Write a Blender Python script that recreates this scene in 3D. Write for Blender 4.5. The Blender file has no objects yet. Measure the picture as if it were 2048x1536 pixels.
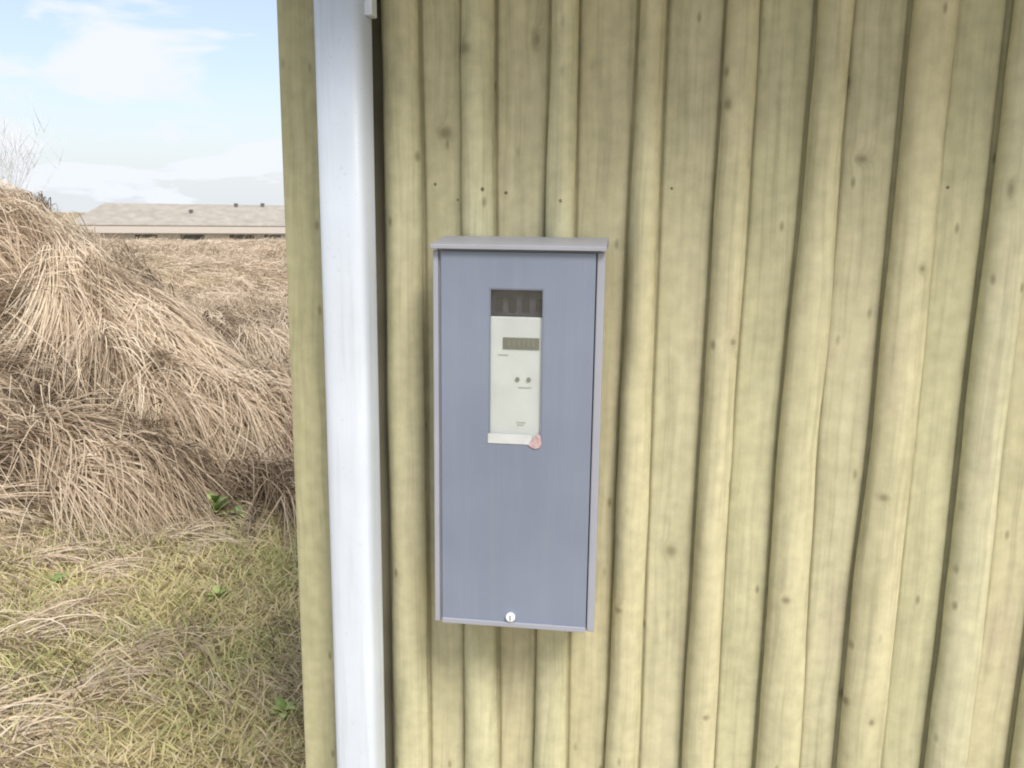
import bpy, bmesh, math, random
import numpy as np
from mathutils import Vector, Matrix

random.seed(7)
RNG = np.random.default_rng(11)
R = math.radians
SC = bpy.context.scene
COL = SC.collection

# ------------------------------------------------------------------ camera
CAM = Vector((0.0, -1.27, 1.62))
cd = bpy.data.cameras.new('camera')
cd.sensor_width = 36.0
cd.lens = 36.0 * 1740.0 / 2048.0
cd.clip_start = 0.02
cd.clip_end = 3000.0
cam = bpy.data.objects.new('camera', cd)
COL.objects.link(cam)
right = Vector((0.99114, 0.13234, 0.01096))
fwd = Vector((-0.12784, 0.97328, -0.19077)).normalized()
right = (right - fwd * right.dot(fwd)).normalized()
up = right.cross(fwd)
m = Matrix((right, up, -fwd)).transposed().to_4x4()
m.translation = CAM
cam.matrix_world = m
SC.camera = cam

# ------------------------------------------------------------------ light
SUN_EL, SUN_AZ = 50.0, 149.0          # azimuth clockwise from +Y (the wall looks towards -Y)
SUN_STRENGTH, SUN_ANGLE = 1.5, 22.0
SKY_STRENGTH = 0.085
EXPOSURE = 1.26
wd = bpy.data.worlds.new('World')
SC.world = wd
wd.use_nodes = True
wt = wd.node_tree
for n in list(wt.nodes):
    wt.nodes.remove(n)


def N(t, typ, **kw):
    n = t.nodes.new(typ)
    for k, v in kw.items():
        setattr(n, k, v)
    return n


def L(t, a, b):
    t.links.new(a, b)


def inp(t, node, name, v):
    s = node.inputs[name]
    if hasattr(v, 'is_output'):
        t.links.new(v, s)
    else:
        s.default_value = v


def ramp(t, fac, stops, interp='LINEAR'):
    r = N(t, 'ShaderNodeValToRGB')
    cr = r.color_ramp
    cr.interpolation = interp
    while len(cr.elements) < len(stops):
        cr.elements.new(0.5)
    for e, (p, c) in zip(cr.elements, stops):
        e.position = p
        e.color = (c[0], c[1], c[2], 1.0) if hasattr(c, '__len__') else (c, c, c, 1.0)
    L(t, fac, r.inputs['Fac'])
    return r.outputs['Color']


def math_(t, op, a, b=0.0, clamp=False):
    n = N(t, 'ShaderNodeMath', operation=op)
    n.use_clamp = clamp
    inp(t, n, 0, a)
    inp(t, n, 1, b)
    return n.outputs[0]


def mixc(t, f, a, b, mode='MIX'):
    n = N(t, 'ShaderNodeMix', data_type='RGBA', blend_type=mode)
    inp(t, n, 0, f)
    for i, v in ((6, a), (7, b)):
        if hasattr(v, 'is_output'):
            t.links.new(v, n.inputs[i])
        else:
            n.inputs[i].default_value = (v[0], v[1], v[2], 1.0)
    return n.outputs[2]


sky = N(wt, 'ShaderNodeTexSky', sky_type='NISHITA')
sky.sun_disc = False
sky.sun_elevation = R(SUN_EL)
sky.sun_rotation = R(SUN_AZ)
sky.altitude = 5.0
sky.air_density = 1.0
sky.dust_density = 2.2
sky.ozone_density = 1.0
tc = N(wt, 'ShaderNodeTexCoord')
sep = N(wt, 'ShaderNodeSeparateXYZ')
L(wt, tc.outputs['Generated'], sep.inputs[0])
zz = math_(wt, 'ADD', math_(wt, 'MAXIMUM', sep.outputs[2], 0.0), 0.22)
cmb = N(wt, 'ShaderNodeCombineXYZ')
L(wt, math_(wt, 'DIVIDE', sep.outputs[0], zz), cmb.inputs[0])
L(wt, math_(wt, 'DIVIDE', sep.outputs[1], zz), cmb.inputs[1])
cmb.inputs[2].default_value = 17.81
cn = N(wt, 'ShaderNodeTexNoise')
cn.inputs['Scale'].default_value = 1.7
cn.inputs['Detail'].default_value = 5.0
cn.inputs['Roughness'].default_value = 0.52
cn.inputs['Distortion'].default_value = 0.35
L(wt, cmb.outputs[0], cn.inputs['Vector'])
cloud = ramp(wt, cn.outputs['Fac'], [(0.44, 0.0), (0.60, 1.0)], 'EASE')
veil = ramp(wt, sep.outputs[2], [(0.0, 0.84), (0.05, 0.68), (0.14, 0.36), (0.5, 0.20)])
cover = math_(wt, 'MAXIMUM', cloud, veil)
skyc = mixc(wt, cover, sky.outputs[0], (4.45, 4.68, 4.95))
bg = N(wt, 'ShaderNodeBackground')
bg.inputs['Strength'].default_value = SKY_STRENGTH
L(wt, skyc, bg.inputs['Color'])
wo = N(wt, 'ShaderNodeOutputWorld')
L(wt, bg.outputs[0], wo.inputs['Surface'])

sd = bpy.data.lights.new('sun', 'SUN')
sd.energy = SUN_STRENGTH
sd.angle = R(SUN_ANGLE)
sd.color = (1.0, 0.95, 0.87)
sun = bpy.data.objects.new('sun', sd)
COL.objects.link(sun)
sv = Vector((math.sin(R(SUN_AZ)) * math.cos(R(SUN_EL)), math.cos(R(SUN_AZ)) * math.cos(R(SUN_EL)), math.sin(R(SUN_EL))))
sun.rotation_euler = sv.to_track_quat('Z', 'Y').to_euler()
sun.location = sv * 20

vs = SC.view_settings
vs.view_transform = 'Standard'
vs.look = 'None'
vs.exposure = EXPOSURE
vs.gamma = 1.0
vs.use_curve_mapping = False
SC.render.engine = 'CYCLES'
SC.cycles.use_denoising = True
SC.cycles.max_bounces = 5
SC.cycles.diffuse_bounces = 3
SC.cycles.transparent_max_bounces = 12
SC.cycles.filter_width = 2.0


# ------------------------------------------------------------------ helpers
def material(name):
    mt = bpy.data.materials.new(name)
    mt.use_nodes = True
    t = mt.node_tree
    b = t.nodes['Principled BSDF']
    return mt, t, b


def tag(o, label=None, cat=None, group=None, kind=None):
    if label:
        o['label'] = label
    if cat:
        o['category'] = cat
    if group:
        o['group'] = group
    if kind:
        o['kind'] = kind
    return o


def link(name, me, mat, parent=None):
    if mat is not None:
        me.materials.append(mat)
    o = bpy.data.objects.new(name, me)
    COL.objects.link(o)
    if parent is not None:
        o.parent = parent
    return o


def empty(name, loc=(0, 0, 0), rz=0.0):
    o = bpy.data.objects.new(name, None)
    o.location = loc
    o.rotation_euler = (0, 0, rz)
    o.empty_display_size = 0.1
    COL.objects.link(o)
    return o


def pydata(name, verts, faces, mat, parent=None, smooth=False):
    me = bpy.data.meshes.new(name)
    me.from_pydata([tuple(v) for v in verts], [], faces)
    if smooth:
        me.polygons.foreach_set('use_smooth', [True] * len(me.polygons))
    me.update()
    return link(name, me, mat, parent)


def box(bm, x0, x1, y0, y1, z0, z1):
    vs_ = [bm.verts.new(p) for p in ((x0, y0, z0), (x1, y0, z0), (x1, y1, z0), (x0, y1, z0),
                                     (x0, y0, z1), (x1, y0, z1), (x1, y1, z1), (x0, y1, z1))]
    for f in ((0, 3, 2, 1), (4, 5, 6, 7), (0, 1, 5, 4), (1, 2, 6, 5), (2, 3, 7, 6), (3, 0, 4, 7)):
        bm.faces.new([vs_[i] for i in f])


def finish(bm, name, mat, parent=None, bevel=0.0, seg=2, smooth=False):
    bmesh.ops.recalc_face_normals(bm, faces=bm.faces)
    if bevel:
        bmesh.ops.bevel(bm, geom=list(bm.edges), offset=bevel, segments=seg, affect='EDGES', profile=0.6)
    me = bpy.data.meshes.new(name)
    bm.to_mesh(me)
    bm.free()
    if smooth:
        me.polygons.foreach_set('use_smooth', [True] * len(me.polygons))
    return link(name, me, mat, parent)


def boxo(name, x0, x1, y0, y1, z0, z1, mat, parent=None, bevel=0.0, seg=2):
    bm = bmesh.new()
    box(bm, x0, x1, y0, y1, z0, z1)
    return finish(bm, name, mat, parent, bevel, seg)


def tube(name, pts, r, mat, parent=None, n=28, caps=True, sq=1.0, flat=1.0):
    """round tube along a list of points; r is a number or a list"""
    pts = [Vector(p) for p in pts]
    rs = r if hasattr(r, '__len__') else [r] * len(pts)
    verts, faces = [], []
    ref = Vector((0.13, 1, 0.05)).normalized()
    for i, p in enumerate(pts):
        a = pts[min(i + 1, len(pts) - 1)] - pts[max(i - 1, 0)]
        a.normalize()
        u = a.cross(ref).normalized()
        v = a.cross(u)
        for k in range(n):
            th = 2 * math.pi * k / n
            cu_, sv_ = math.cos(th), math.sin(th)
            cu_ = math.copysign(abs(cu_) ** sq, cu_)
            sv_ = math.copysign(abs(sv_) ** sq, sv_) * flat
            verts.append(p + (u * cu_ + v * sv_) * rs[i])
    for i in range(len(pts) - 1):
        for k in range(n):
            k2 = (k + 1) % n
            faces.append((i * n + k, i * n + k2, (i + 1) * n + k2, (i + 1) * n + k))
    if caps:
        faces.append(tuple(range(n - 1, -1, -1)))
        faces.append(tuple((len(pts) - 1) * n + k for k in range(n)))
    me = bpy.data.meshes.new(name)
    me.from_pydata([tuple(v) for v in verts], [], faces)
    me.polygons.foreach_set('use_smooth', [len(p.vertices) == 4 for p in me.polygons])
    me.update()
    o = link(name, me, mat, parent)
    bm = bmesh.new()
    bm.from_mesh(me)
    bmesh.ops.recalc_face_normals(bm, faces=bm.faces)
    bm.to_mesh(me)
    bm.free()
    return o


def vnoise(x, y, seed=0):
    """smooth value noise in [-1, 1] on numpy arrays"""
    x = np.asarray(x, float)
    y = np.asarray(y, float)
    xi = np.floor(x).astype(np.int64)
    yi = np.floor(y).astype(np.int64)
    fx, fy = x - xi, y - yi
    fx = fx * fx * (3 - 2 * fx)
    fy = fy * fy * (3 - 2 * fy)

    def h(a, b):
        v = np.sin(a * 127.1 + b * 311.7 + seed * 74.7) * 43758.5453
        return (v - np.floor(v)) * 2 - 1
    return (h(xi, yi) * (1 - fx) + h(xi + 1, yi) * fx) * (1 - fy) + (h(xi, yi + 1) * (1 - fx) + h(xi + 1, yi + 1) * fx) * fy


def fbm(x, y, seed=0, o=3):
    s, a = 0, 1.0
    for i in range(o):
        s = s + a * vnoise(np.asarray(x) * 2 ** i, np.asarray(y) * 2 ** i, seed + i * 17)
        a *= 0.5
    return s / 1.75


def sstep(a, b, x):
    t = np.clip((np.asarray(x, float) - a) / (b - a), 0, 1)
    return t * t * (3 - 2 * t)


# ------------------------------------------------------------------ materials
KNOTS = [(0.283, 1.800, 4.5, 8), (0.150, 1.447, 4, 5), (0.372, 1.231, 6, 5), (0.248, 1.066, 6, 5), (0.393, 1.555, 4, 5),
         (-0.268, 1.735, 10, 9), (0.385, 0.880, 4, 5), (0.349, 0.905, 4, 7), (0.272, 0.777, 4.5, 7),
         (-0.235, 1.845, 9, 9), (0.125, 1.77, 5, 8), (-0.138, 1.86, 6, 12),
         (0.004, 1.03, 5, 5), (0.143, 0.865, 5, 4), (0.494, 1.66, 4, 10), (0.31, 1.70, 8, 5), (0.08, 1.12, 9, 9)]


def wood(name, tint, knots=True, bump=0.35):
    mt, t, b = material(name)
    tcn = N(t, 'ShaderNodeTexCoord')
    oi = N(t, 'ShaderNodeObjectInfo')
    co = tcn.outputs['Object']
    sp = N(t, 'ShaderNodeSeparateXYZ')
    L(t, co, sp.inputs[0])
    knot = None
    if knots:
        dmin = None
        for (kx, kz, rx, rz) in KNOTS:
            ix, iz = 1000.0 / rx, 1000.0 / rz
            ma = N(t, 'ShaderNodeVectorMath', operation='MULTIPLY_ADD')
            L(t, co, ma.inputs[0])
            ma.inputs[1].default_value = (ix, 0, iz)
            ma.inputs[2].default_value = (-kx * ix, 0, -kz * iz)
            dt = N(t, 'ShaderNodeVectorMath', operation='DOT_PRODUCT')
            L(t, ma.outputs[0], dt.inputs[0])
            L(t, ma.outputs[0], dt.inputs[1])
            dmin = dt.outputs['Value'] if dmin is None else math_(t, 'MINIMUM', dmin, dt.outputs['Value'])
        knot = math_(t, 'DIVIDE', 1.0, math_(t, 'ADD', 1.0, math_(t, 'POWER', dmin, 1.5)))
    # grain: noise stretched along the board, shifted per board
    offs = math_(t, 'MULTIPLY', oi.outputs['Random'], 57.0)
    wob = N(t, 'ShaderNodeTexNoise')
    wob.inputs['Scale'].default_value = 3.0
    wob.inputs['Detail'].default_value = 2.0
    L(t, co, wob.inputs['Vector'])
    xw = math_(t, 'ADD', sp.outputs[0], math_(t, 'MULTIPLY', math_(t, 'SUBTRACT', wob.outputs['Fac'], 0.5), 0.03))
    if knots:
        xw = math_(t, 'ADD', xw, math_(t, 'MULTIPLY', knot, 0.03))
    cb = N(t, 'ShaderNodeCombineXYZ')
    L(t, math_(t, 'ADD', math_(t, 'MULTIPLY', xw, 95.0), offs), cb.inputs[0])
    L(t, math_(t, 'MULTIPLY', sp.outputs[1], 60.0), cb.inputs[1])
    L(t, math_(t, 'MULTIPLY', sp.outputs[2], 3.2), cb.inputs[2])
    g = N(t, 'ShaderNodeTexNoise')
    g.inputs['Scale'].default_value = 1.0
    g.inputs['Detail'].default_value = 4.0
    g.inputs['Roughness'].default_value = 0.6
    L(t, cb.outputs[0], g.inputs['Vector'])
    # broad blotches of weathering
    cb2 = N(t, 'ShaderNodeCombineXYZ')
    L(t, math_(t, 'ADD', math_(t, 'MULTIPLY', sp.outputs[0], 16.0), offs), cb2.inputs[0])
    L(t, sp.outputs[1], cb2.inputs[1])
    L(t, math_(t, 'MULTIPLY', sp.outputs[2], 4.5), cb2.inputs[2])
    bl = N(t, 'ShaderNodeTexNoise')
    bl.inputs['Scale'].default_value = 1.0
    bl.inputs['Detail'].default_value = 5.0
    bl.inputs['Roughness'].default_value = 0.55
    L(t, cb2.outputs[0], bl.inputs['Vector'])
    c1 = ramp(t, bl.outputs['Fac'], [(0.28, (0.49, 0.455, 0.31)), (0.44, (0.56, 0.52, 0.355)), (0.58, (0.595, 0.55, 0.38)), (0.74, (0.55, 0.49, 0.355))])
    perb = ramp(t, oi.outputs['Random'], [(0.0, (0.975, 0.99, 0.96)), (0.35, (1.01, 1.0, 0.99)), (0.65, (1.015, 0.985, 0.965)), (1.0, (0.985, 0.99, 1.02))])
    c2 = mixc(t, 1.0, c1, perb, 'MULTIPLY')
    c2 = mixc(t, 1.0, c2, tint, 'MULTIPLY')
    gr = ramp(t, g.outputs['Fac'], [(0.28, 0.72), (0.5, 1.0), (0.75, 1.10)])
    c3 = mixc(t, 0.75, c2, gr, 'MULTIPLY')
    fine = N(t, 'ShaderNodeTexNoise')
    fine.inputs['Scale'].default_value = 48.0
    fine.inputs['Detail'].default_value = 3.0
    L(t, co, fine.inputs['Vector'])
    c3 = mixc(t, 0.5, c3, ramp(t, fine.outputs['Fac'], [(0.3, 0.78), (0.7, 1.15)]), 'MULTIPLY')
    # small specks
    vcb = N(t, 'ShaderNodeCombineXYZ')
    L(t, math_(t, 'ADD', math_(t, 'MULTIPLY', sp.outputs[0], 26.0), offs), vcb.inputs[0])
    L(t, math_(t, 'MULTIPLY', sp.outputs[2], 11.0), vcb.inputs[1])
    vo = N(t, 'ShaderNodeTexVoronoi', voronoi_dimensions='2D')
    vo.inputs['Scale'].default_value = 1.0
    L(t, vcb.outputs[0], vo.inputs['Vector'])
    speck = ramp(t, vo.outputs['Distance'], [(0.03, 1.0), (0.11, 0.0)])
    sel = N(t, 'ShaderNodeSeparateColor')
    L(t, vo.outputs['Color'], sel.inputs[0])
    speck = math_(t, 'MULTIPLY', speck, ramp(t, sel.outputs[0], [(0.80, 0.0), (0.95, 0.6)]))
    c3 = mixc(t, speck, c3, (0.15, 0.13, 0.07))
    if knots:
        c3 = mixc(t, math_(t, 'MULTIPLY', knot, 0.62, True), c3, (0.13, 0.105, 0.055))
    L(t, c3, b.inputs['Base Color'])
    b.inputs['Roughness'].default_value = 0.72
    b.inputs['Specular IOR Level'].default_value = 0.3
    bp = N(t, 'ShaderNodeBump')
    bp.inputs['Strength'].default_value = bump
    bp.inputs['Distance'].default_value = 0.0012
    L(t, g.outputs['Fac'], bp.inputs['Height'])
    L(t, bp.outputs[0], b.inputs['Normal'])
    return mt


M_BATTEN = wood('batten_wood', (0.95, 0.985, 0.93))
M_BOARD = wood('board_wood', (0.905, 0.935, 0.89))
M_CORNER = wood('corner_wood', (0.72, 0.74, 0.66), knots=False, bump=0.12)
M_SOFFIT = wood('soffit_wood', (0.85, 0.82, 0.8), knots=False)


def simple(name, col, rough=0.5, metal=0.0, var=0.0, scale=20.0, spec=0.5, bump=0.0, bscale=200.0, streak=0.0, dirt=(0.3, 0.27, 0.2)):
    mt, t, b = material(name)
    b.inputs['Roughness'].default_value = rough
    b.inputs['Metallic'].default_value = metal
    b.inputs['Specular IOR Level'].default_value = spec
    tcn = N(t, 'ShaderNodeTexCoord')
    nz = N(t, 'ShaderNodeTexNoise')
    nz.inputs['Scale'].default_value = scale
    nz.inputs['Detail'].default_value = 4.0
    L(t, tcn.outputs['Object'], nz.inputs['Vector'])
    lo = tuple(c * (1 - var) for c in col)
    hi = tuple(min(1, c * (1 + var)) for c in col)
    cc = ramp(t, nz.outputs['Fac'], [(0.3, lo), (0.7, hi)])
    if streak:
        mp = N(t, 'ShaderNodeMapping')
        mp.inputs['Scale'].default_value = (70.0, 70.0, 3.0)
        L(t, tcn.outputs['Object'], mp.inputs['Vector'])
        st = N(t, 'ShaderNodeTexNoise')
        st.inputs['Scale'].default_value = 1.0
        st.inputs['Detail'].default_value = 5.0
        st.inputs['Roughness'].default_value = 0.65
        L(t, mp.outputs[0], st.inputs['Vector'])
        sk = ramp(t, st.outputs['Fac'], [(0.50, 0.0), (0.72, streak)])
        sp2 = N(t, 'ShaderNodeTexNoise')
        sp2.inputs['Scale'].default_value = 160.0
        sp2.inputs['Detail'].default_value = 2.0
        L(t, tcn.outputs['Object'], sp2.inputs['Vector'])
        sk = math_(t, 'MAXIMUM', sk, ramp(t, sp2.outputs['Fac'], [(0.66, 0.0), (0.74, streak * 0.9)]))
        cc = mixc(t, sk, cc, dirt)
        rr_ = N(t, 'ShaderNodeMapRange')
        L(t, st.outputs['Fac'], rr_.inputs['Value'])
        rr_.inputs['To Min'].default_value = rough - 0.08
        rr_.inputs['To Max'].default_value = rough + 0.16
        L(t, rr_.outputs[0], b.inputs['Roughness'])
    L(t, cc, b.inputs['Base Color'])
    if bump:
        nb = N(t, 'ShaderNodeTexNoise')
        nb.inputs['Scale'].default_value = bscale
        nb.inputs['Detail'].default_value = 3.0
        L(t, tcn.outputs['Object'], nb.inputs['Vector'])
        bp = N(t, 'ShaderNodeBump')
        bp.inputs['Strength'].default_value = bump
        bp.inputs['Distance'].default_value = 0.001
        L(t, nb.outputs['Fac'], bp.inputs['Height'])
        L(t, bp.outputs[0], b.inputs['Normal'])
    return mt


M_PIPE = simple('white_pipe', (0.64, 0.70, 0.785), 0.40, var=0.05, scale=9.0, streak=0.30, dirt=(0.42, 0.41, 0.38), bump=0.05, bscale=12.0)
M_BOX = simple('grey_paint', (0.205, 0.238, 0.315), 0.32, var=0.09, scale=5.0, streak=0.14, dirt=(0.33, 0.34, 0.36), bump=0.06, bscale=320.0)
M_BOXEDGE = simple('grey_rim', (0.33, 0.345, 0.40), 0.45, var=0.05, scale=14.0)
M_DARK = simple('dark_interior', (0.035, 0.035, 0.04), 0.6, var=0.2)
M_SHEATH = simple('sheathing_board', (0.27, 0.25, 0.18), 0.85, var=0.2, scale=8)
M_METER = simple('meter_white', (0.66, 0.68, 0.68), 0.45, var=0.05, scale=30)
M_BAR = simple('terminal_grey', (0.075, 0.075, 0.09), 0.4, var=0.35, scale=60)
M_LCD = simple('display_grey', (0.20, 0.205, 0.175), 0.25, var=0.05, scale=40)
M_PRINT = simple('print_grey', (0.42, 0.42, 0.38), 0.5, var=0.1)
M_BUTTON = simple('button_grey', (0.22, 0.23, 0.19), 0.4, var=0.1)
M_STICK = simple('sticker_white', (0.55, 0.57, 0.57), 0.5, var=0.08, scale=60)
M_RED = simple('sticker_red', (0.50, 0.36, 0.36), 0.6, var=0.28, scale=130)
M_CHROME = simple('latch_white', (0.85, 0.87, 0.90), 0.25, var=0.03)
M_STEEL = simple('screw_steel', (0.45, 0.45, 0.45), 0.4, 0.8, var=0.1)
M_NAIL = simple('nail_rust', (0.20, 0.175, 0.12), 0.6, 0.3, var=0.3, scale=300)
M_PLINTH = simple('plinth_concrete', (0.30, 0.29, 0.27), 0.9, var=0.2, scale=30, bump=0.5, bscale=60)
M_ROOFFELT = simple('roof_felt', (0.07, 0.07, 0.07), 0.9, var=0.2, scale=40, bump=0.4)

mt, t, b = material('window_pane')
t.nodes.remove(b)
tr = N(t, 'ShaderNodeBsdfTransparent')
tr.inputs[0].default_value = (0.97, 0.98, 0.975, 1)
gl = N(t, 'ShaderNodeBsdfGlossy')
gl.inputs['Roughness'].default_value = 0.12
lw = N(t, 'ShaderNodeLayerWeight')
lw.inputs['Blend'].default_value = 0.12
mx = N(t, 'ShaderNodeMixShader')
L(t, math_(t, 'ADD', math_(t, 'MULTIPLY', lw.outputs['Facing'], 0.4), 0.05), mx.inputs[0])
L(t, tr.outputs[0], mx.inputs[1])
L(t, gl.outputs[0], mx.inputs[2])
L(t, mx.outputs[0], t.nodes['Material Output'].inputs['Surface'])
M_PANE = mt

# ------------------------------------------------------------------ ground
# field frame: p runs away from the camera past the house corner, s to its right
FE = np.array([-math.sin(R(30)), math.cos(R(30))])
FS = np.array([math.cos(R(30)), math.sin(R(30))])


def sp2xy(s, p):
    return s * FS[0] + p * FE[0] + CAM.x, s * FS[1] + p * FE[1] + CAM.y


def height(s, p):
    s = np.asarray(s, float)
    p = np.asarray(p, float)
    x, y = sp2xy(s, p)
    foot = 5.0 + 0.2 * vnoise(s * 0.9, p * 0 + 3.3, 5)
    q = p - foot
    prof = np.interp(q, [-20, -0.3, 0.3, 2.0, 4.0, 7.0, 11.0, 15.0, 25, 35, 60, 600],
                     [0.0, 0.0, 0.05, 0.30, 0.56, 0.84, 1.01, 0.95, 0.1, -1.2, -1.3, -1.3])
    # a grassy spur that comes down from the left and runs out towards the house corner
    su = (s + 0.6) * 0.585 - (p - 7.4) * 0.81
    sw = (s + 0.6) * 0.81 + (p - 7.4) * 0.585
    crest_ = np.interp(su, [-9, -6, -2.5, -1.0, 0.0, 0.7, 1.4, 2.1, 2.7, 9], [0.8, 1.2, 1.62, 1.58, 1.40, 1.02, 0.60, 0.22, 0.0, 0.0])
    g_ = np.where(sw < 0, np.exp(-(sw / 1.25) ** 2), np.exp(-(sw / 0.62) ** 2))
    hump = np.maximum(crest_ - prof, 0) * g_
    near = sstep(60, 20, p)
    rough = (0.09 * fbm(sw * 1.5, su * 0.45, 2, 3) + 0.07 * fbm(s * 2.2, p * 2.2, 3, 2)) * sstep(-0.3, 1.0, q) * near * (0.35 + 0.65 * sstep(9.5, 7.0, p))
    lawn = 0.025 * fbm(s * 1.7, p * 1.7, 8, 2) * near
    k = sstep(-0.7, -1.9, x)                     # level beside the house
    far = sstep(25, 80, np.hypot(s, p))
    keep = np.maximum(k, far)
    side = sstep(40, 12, np.abs(s))
    return (prof * np.maximum(side, sstep(20, 40, p)) + hump + rough) * keep + lawn


def graded(core0, core1, step, lo, hi, g=1.25):
    a = list(np.arange(core0, core1 + 1e-6, step))
    st = step
    while a[-1] < hi:
        st *= g
        a.append(min(a[-1] + st, hi))
    st = step
    while a[0] > lo:
        st *= g
        a.insert(0, max(a[0] - st, lo))
    return np.array(a)


gs = graded(-3.2, 4.0, 0.075, -900, 900)
gp = graded(1.6, 13.0, 0.075, -900, 1200)
S, P = np.meshgrid(gs, gp)
X, Y = sp2xy(S, P)
Z = height(S, P)
nv = S.size
co = np.stack([X.ravel(), Y.ravel(), Z.ravel()], 1)
ii = np.arange(nv).reshape(S.shape)
fc = np.stack([ii[:-1, :-1], ii[:-1, 1:], ii[1:, 1:], ii[1:, :-1]], -1).reshape(-1, 4)


def fast_mesh(name, co, faces, attr=None, smooth=False):
    """faces: (n, 4) or (n, 3) int array"""
    me = bpy.data.meshes.new(name)
    k = faces.shape[1]
    me.vertices.add(len(co))
    me.vertices.foreach_set('co', np.ascontiguousarray(co, np.float32).ravel())
    me.loops.add(faces.size)
    me.loops.foreach_set('vertex_index', np.ascontiguousarray(faces, np.int32).ravel())
    me.polygons.add(len(faces))
    me.polygons.foreach_set('loop_start', np.arange(0, faces.size, k, dtype=np.int32))
    if smooth:
        me.polygons.foreach_set('use_smooth', np.ones(len(faces), bool))
    if attr is not None:
        for nm, v in attr.items():
            at = me.attributes.new(nm, 'FLOAT', 'POINT')
            at.data.foreach_set('value', np.ascontiguousarray(v, np.float32))
    me.update(calc_edges=True)
    me.validate()
    return me


mt, t, b = material('field_soil')
tcn = N(t, 'ShaderNodeTexCoord')
n1 = N(t, 'ShaderNodeTexNoise')
n1.inputs['Scale'].default_value = 0.9
n1.inputs['Detail'].default_value = 6.0
n2 = N(t, 'ShaderNodeTexNoise')
n2.inputs['Scale'].default_value = 26.0
n2.inputs['Detail'].default_value = 5.0
L(t, tcn.outputs['Object'], n1.inputs['Vector'])
L(t, tcn.outputs['Object'], n2.inputs['Vector'])
ca = ramp(t, n1.outputs['Fac'], [(0.35, (0.34, 0.27, 0.16)), (0.55, (0.46, 0.37, 0.23)), (0.7, (0.36, 0.32, 0.16))])
cb_ = ramp(t, n2.outputs['Fac'], [(0.3, 0.45), (0.7, 1.25)])
pa = N(t, 'ShaderNodeAttribute')
pa.attribute_name = 'peat'
ca = mixc(t, pa.outputs['Fac'], ca, (0.085, 0.065, 0.042))
L(t, mixc(t, 1.0, ca, cb_, 'MULTIPLY'), b.inputs['Base Color'])
b.inputs['Roughness'].default_value = 0.95
b.inputs['Specular IOR Level'].default_value = 0.1
bp = N(t, 'ShaderNodeBump')
bp.inputs['Strength'].default_value = 0.8
bp.inputs['Distance'].default_value = 0.02
L(t, n2.outputs['Fac'], bp.inputs['Height'])
L(t, bp.outputs[0], b.inputs['Normal'])
M_SOIL = mt
peat = sstep(4.7, 5.4, P) * sstep(10.5, 9.0, P)
tag(link('ground', fast_mesh('ground', co, fc, {'peat': peat.ravel()}, smooth=True), M_SOIL), kind='structure')


# ------------------------------------------------------------------ timber house
HX0, HX1, HY1, ZB, ZT = -0.52, 5.2, 4.2, 0.14, 2.22
house = empty('timber_house')
tag(house, 'pale timber house wall of vertical boards and rounded wavy-edged battens', 'house')

# edge of each batten (left, right) in metres at five heights, the wavy edges of the boards
ZK = [0.14, 0.775, 1.066, 1.308, 1.627, 1.879, 2.22]
BAT = [
    [(-.355, -.299), (-.355, -.298), (-.354, -.299), (-.356, -.300), (-.355, -.301), (-.358, -.305), (-.357, -.304)],
    [(-.238, -.184), (-.236, -.182), (-.239, -.187), (-.240, -.190), (-.240, -.195), (-.243, -.197), (-.243, -.194)],
    [(-.120, -.072), (-.122, -.071), (-.121, -.074), (-.119, -.078), (-.120, -.079), (-.118, -.081), (-.117, -.082)],
    [(-.006, .044), (-.008, .044), (-.004, .042), (-.004, .041), (-.002, .040), (.003, .039), (.002, .040)],
    [(.113, .160), (.112, .161), (.113, .159), (.114, .158), (.117, .163), (.119, .160), (.118, .162)],
    [(.227, .288), (.225, .291), (.227, .285), (.226, .280), (.233, .282), (.236, .281), (.235, .283)],
    [(.347, .409), (.346, .411), (.347, .412), (.354, .412), (.354, .409), (.355, .410), (.356, .408)],
    [(.474, .530), (.475, .532), (.477, .535), (.475, .530), (.478, .530), (.477, .527), (.479, .529)],
    [(.598, .650), (.596, .649), (.597, .652), (.600, .651), (.601, .654), (.603, .652), (.602, .655)],
]
i = 9
while True:
    x0 = -0.356 + 0.1193 * i + 0.003 * math.sin(i * 2.3)
    if x0 > 2.6:
        break
    w0 = 0.050 + 0.008 * math.sin(i * 1.7)
    BAT.append([(x0 + 0.003 * math.sin(i + 3 * z), x0 + w0 + 0.003 * math.sin(2 * i + 4 * z)) for z in ZK])
    i += 1

YB = 0.004        # face of the boards
TH = 0.030        # how far a batten stands out


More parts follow.
